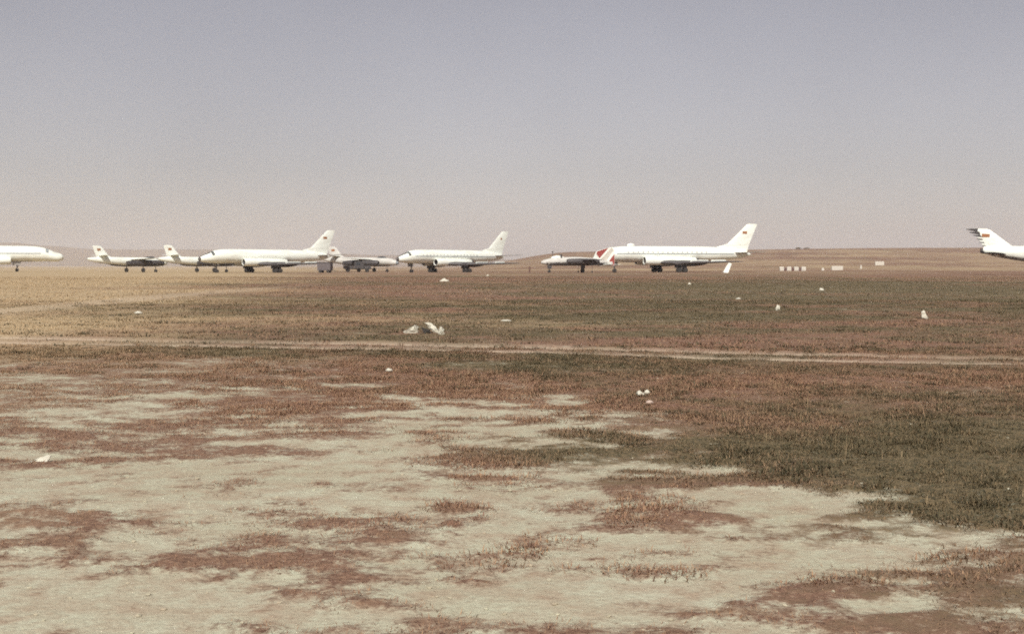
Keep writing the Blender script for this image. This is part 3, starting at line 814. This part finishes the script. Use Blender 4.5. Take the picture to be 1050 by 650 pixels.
def slab_block(px, Y, L, H, rz, label, sink=0.0):
    m = MB().loft([[(-L / 2, -.5, 0), (L / 2, -.5, 0), (L / 2, .5, 0), (-L / 2, .5, 0)], [(-L / 2, -.5, H * .85), (L / 2, -.5, H * .88), (L / 2, .5, H * .88), (-L / 2, .5, H * .85)],
                   [(-L / 2 + .12, -.4, H * .97), (L / 2 - .1, -.4, H), (L / 2 - .1, .4, H), (-L / 2 + .12, .4, H * .97)]])
    o = m.build('concrete_slab', M['concrete'], None, False)
    o.location = place(px, Y, -sink); o.rotation_euler = (0, 0, rz)
    tag(o, label, 'slab', 'white slabs in the far grass')
slab_block(858, 460, 4.1, 1.5, R(5), 'long white slab just right of the striped barrier')
slab_block(901.5, 640, 4.3, 1.9, R(-6), 'white slab farthest off, up the slope towards the right wreck')
def marker(px, Y, h, w, label):
    m = MB().loft([[(-w, -w, 0), (w, -w, 0), (w, w, 0), (-w, w, 0)], [(-w * .8, -w * .8, h * .7), (w * .8, -w * .8, h * .7), (w * .8, w * .8, h * .7), (-w * .8, w * .8, h * .7)], [(-w * .2, -w * .2, h), (w * .2, -w * .2, h), (w * .2, w * .2, h), (-w * .2, w * .2, h)]])
    o = m.build('marker_post', M['concrete'], None, False)
    o.location = place(px, Y)
    tag(o, label, 'marker')
marker(843.5, 440, .9, .45, 'small pale marker stone left of the long white slab')
marker(882.5, 520, 1.6, .35, 'thin pale marker post between the two white slabs')
o = MB().tube((0, 0, 0), (0.03, 0, 1.5), .16, .12).tube((-.25, 0, 1.1), (.25, 0, 1.15), .1).build('wooden_post', M['brown_block'])
o.location = place(543, 300)
tag(o, 'short dark stub standing in grass left of the banded jet', 'post')

# ------------------------------------------------------------------ litter
def sheet(name, px, py, w, d, h, rz, label, tilt=0.0, m='paper', seed=1, peak=(0.0, 0.0), lift=0.0):
    """a crumpled piece: a folded, thick sheet with raised ridges"""
    rs = np.random.default_rng(seed)
    n = 9
    u, v = np.meshgrid(np.linspace(-1, 1, n), np.linspace(-1, 1, n), indexing='ij')
    edge_n = 1 + 0.25 * (fbm(u * 3 + seed, v * 3, 1.0, seed, 2) - 0.5)
    x = u * w / 2 * edge_n * (1 - .18 * np.abs(v)) + rs.normal(0, .02, u.shape) * w
    y = v * d / 2 * edge_n * (1 - .15 * np.abs(u)) + rs.normal(0, .02, u.shape) * d
    hump = (1 - 0.9 * u ** 4) * (1 - 0.9 * v ** 4) * (0.55 + 0.45 * np.cos((u - peak[0]) * 1.6) * np.cos((v - peak[1]) * 1.4)) * (0.45 + 1.1 * fbm(u * 2.2 + 7 * seed, v * 2.2, 1.0, seed + 9, 3))
    z = h * (0.25 * np.abs(fbm(u * 2 + seed, v * 2, 1.0, seed + 5, 3) - .5) * 2 + .8 * hump * (0.8 + 0.5 * rs.uniform(0, 1, u.shape)))
    th = 0.012
    top = np.stack([x, y, z + th], -1).reshape(-1, 3); bot = np.stack([x, y, z], -1).reshape(-1, 3)
    i, j = np.meshgrid(np.arange(n - 1), np.arange(n - 1), indexing='ij')
    q = np.stack([i * n + j, (i + 1) * n + j, (i + 1) * n + j + 1, i * n + j + 1], -1).reshape(-1, 4)
    bd = [k for k in range(n)] + [k * n + n - 1 for k in range(1, n)] + [(n - 1) * n + k for k in range(n - 2, -1, -1)] + [k * n for k in range(n - 2, 0, -1)]
    fs = [tuple(a) for a in q] + [tuple(a[::-1] + n * n) for a in q] + [(bd[k], bd[(k + 1) % len(bd)], bd[(k + 1) % len(bd)] + n * n, bd[k] + n * n) for k in range(len(bd))]
    o = MB().add(list(top) + list(bot), fs).build(name, M[m], None, True, 25)
    X, Y = gpt(px, py)
    o.location = (X, Y, float(height(np.array([X]), np.array([Y]))[0]) + 0.012 + lift)
    o.rotation_euler = (tilt, 0, rz)
    return o
def litter(*a, **k):
    lab = a[-1]
    o = sheet(*a, **k)
    tag(o, lab, 'litter', 'litter lying in the field')

def standing(name, px, py, pts, rz, lean, label, m='paper', bulge=0.05, seed=1):
    """a stiff torn piece standing on edge: outline in (x, z) metres, bent about its middle, 12 mm thick"""
    rs = np.random.default_rng(seed)
    P = []
    for (a, b), (c, d) in zip(pts, pts[1:] + pts[:1]):
        for t in (0, .34, .67): P.append((a + (c - a) * t + rs.normal(0, .006), b + (d - b) * t + rs.normal(0, .006)))
    cx, cz = np.mean([p[0] for p in P]), np.mean([p[1] for p in P])
    n = len(P); vs, fs = [], []
    for th in (0, .012):
        for k in (1.0, .6, .25):
            vs += [(cx + (x - cx) * k, th - bulge * (1 - k * k) + rs.normal(0, bulge * .25), cz + (z - cz) * k) for x, z in P]
    for side in (0, 1):
        o = side * 3 * n
        for r_ in (0, 1):
            for q in range(n): fs.append((o + r_ * n + q, o + r_ * n + (q + 1) % n, o + (r_ + 1) * n + (q + 1) % n, o + (r_ + 1) * n + q))
        fs.append(tuple(o + 2 * n + q for q in range(n)))
    for q in range(n): fs.append((q, (q + 1) % n, 3 * n + (q + 1) % n, 3 * n + q))
    ob = MB().add(vs, fs).build(name, M[m], None, True, 30)
    X, Y = gpt(px, py)
    ob.location = (X, Y, float(height(np.array([X]), np.array([Y]))[0]) - .01)
    ob.rotation_euler = (lean, 0, rz)
    tag(ob, label, 'litter', 'litter lying in the field')

standing('paper_scrap', 423, 343, [(-.20, 0), (-.21, .06), (-.05, .13), (.06, .24), (.15, .20), (.12, .10), (.14, 0)], R(8), R(-35), 'crumpled pale heap, left piece of the three by the track', bulge=.10, seed=3)
standing('paper_scrap', 442, 342.5, [(-.17, .27), (-.06, .28), (.10, .17), (.20, .04), (.16, 0), (.06, .02), (-.04, .12)], R(-6), R(-24), 'slanting white sheet, middle piece of the three by the track', bulge=.05, seed=5)
standing('sheet_shade', 437.5, 343.5, [(-.12, .17), (.02, .13), (.12, .03), (.10, 0), (-.06, 0)], R(5), R(-20), 'dark piece added as shade beneath the slanting white sheet', 'shade_paper', .05, 8)  # dark piece added for the shaded underside of the slanting sheet
standing('paper_scrap', 453, 344.5, [(-.07, .02), (-.06, .15), (.0, .20), (.06, .15), (.075, .03), (.0, 0)], R(15), R(-25), 'upright white lump, right piece of the three by the track', bulge=.07, seed=9)
litter('paper_scrap', 455.5, 289, 1.0, .8, .30, .1, 'largest white lump in the grass before the mid field airliner', seed=12)
litter('paper_scrap', 500, 283, .5, .45, .2, .1, 'tiny white scrap below the tail of the mid field airliner', seed=13)
litter('paper_scrap', 519, 330, .32, .35, .03, .1, 'flat pale sheet lying alone between track and airliners', seed=14)
litter('paper_scrap', 656.5, 407.5, .10, .12, .05, .2, 'larger white crumpled paper of two at the edge of the grass', seed=15, peak=(-.6, 0))
litter('paper_scrap', 663.5, 406.5, .06, .07, .035, .9, 'smaller white crumpled paper of two at the edge of the grass', seed=27)
standing('paper_scrap', 948.5, 326.5, [(-.09, .06), (-.085, .25), (.0, .30), (.06, .18), (.12, .02), (.05, 0)], R(10), R(-18), 'white standing scrap in the grass far right beyond track', bulge=.05, seed=16)
standing('paper_scrap', 798, 318.5, [(-.07, .0), (-.09, .13), (-.02, .24), (.07, .19), (.05, .05)], R(-8), R(-22), 'small pinkish scrap in the grass below the striped barrier', bulge=.05, seed=17)
litter('paper_scrap', 842.5, 298, .35, .3, .16, .9, 'faint white scrap in the grass below the long slab', seed=18)
litter('paper_scrap', 707, 292, .28, .25, .16, .9, 'speck of white paper in grass below the largest airliner', seed=19)
litter('paper_scrap', 757, 307, .28, .2, .06, .4, 'small flat pale scrap in grass below the loose panel', seed=22)
litter('paper_scrap', 142, 321, .28, .5, .06, .4, 'dull pale scrap in the straw coloured grass on the left', seed=20)
litter('paper_scrap', 399, 382, .10, .12, .03, .4, 'little white scrap just before the track below the three pieces', seed=21)
standing('paper_scrap', 40, 476, [(-.09, 0), (-.04, .035), (.06, .085), (.085, .08), (.07, 0)], R(10), R(-55), 'pale torn sheet on bare soil at the near left', bulge=.01, seed=23)
def stone(px, py, s, seed, label):
    rs = np.random.default_rng(seed)
    rings = []
    for a in np.linspace(0.12, math.pi * .62, 6):
        rings.append([(s * math.sin(a) * math.cos(t) * rs.uniform(.85, 1.15), s * .8 * math.sin(a) * math.sin(t) * rs.uniform(.85, 1.15), s * .6 * (math.cos(a) + .25)) for t in np.linspace(0, 2 * math.pi, 10)[:-1]])
    o = MB().loft(rings).build('stone', M['stone'])
    X, Y = gpt(px, py); o.location = (X, Y, float(height(np.array([X]), np.array([Y]))[0]))
    tag(o, label, 'stone')
stone(666, 414.5, .045, 2, 'small pinkish stone beside the white crumpled paper on the right')

# ------------------------------------------------------------------ bushes on the ridge
def bush(px, Y, w, h, seed, label):
    rs = np.random.default_rng(seed)
    loc = place(px, Y)
    r = empty('bush', loc)
    tag(r, label, 'bush', 'bushes on the ridge')
    st = MB()
    for k in range(5):
        a = rs.uniform(0, 6.28)
        st.tube((0, 0, -.2), (math.cos(a) * w * .3, math.sin(a) * w * .3, h * rs.uniform(.5, .85)), .12, .04, 5)
    st.build('stem', M['brown_block'], r)
    N = 420
    p = rs.normal(0, 1, (N, 3)); p /= np.linalg.norm(p, axis=1)[:, None]
    p *= rs.uniform(.35, 1, (N, 1)) ** .5
    p = p * np.array([w * .5, w * .5, h * .45]) + np.array([0, 0, h * .55])
    a, b = rs.normal(0, .28, (N, 3)), rs.normal(0, .28, (N, 3))
    v = np.stack([p, p + a, p + a + b, p + b], 1).reshape(-1, 3)
    z = np.zeros(len(v))
    me = np_mesh('crown', v, [np.arange(N * 4).reshape(-1, 4)], dict(tint=rs.uniform(0, 1, N).repeat(4), green=z + .8, pale=z), False)
    me.materials.append(M['grass'])
    link('crown', me, r)
bush(818, 1480, 6.0, 2.8, 1, 'left bush of the pair on the skyline above the striped barrier')
bush(826.5, 1490, 7.5, 2.4, 2, 'right bush of the pair on the skyline above the striped barrier')

# ------------------------------------------------------------------ haze over the plain
hm = bpy.data.materials.new('pale_haze'); hm.use_nodes = True
hn = hm.node_tree.nodes; hn.clear()
pv = hn.new('ShaderNodeVolumePrincipled')
pv.inputs['Color'].default_value = (0.95, 0.935, 0.97, 1)
pv.inputs['Density'].default_value = 0.00012
pv.inputs['Anisotropy'].default_value = 0.1
ho = hn.new('ShaderNodeOutputMaterial')
hm.node_tree.links.new(pv.outputs[0], ho.inputs['Volume'])
hz = MB().box((-9300, -9300, -8), (9300, 9300, 170)).build('haze', hm, None, False)
tag(hz, 'thin pale mauve haze lying over the plain', 'haze', kind='stuff')
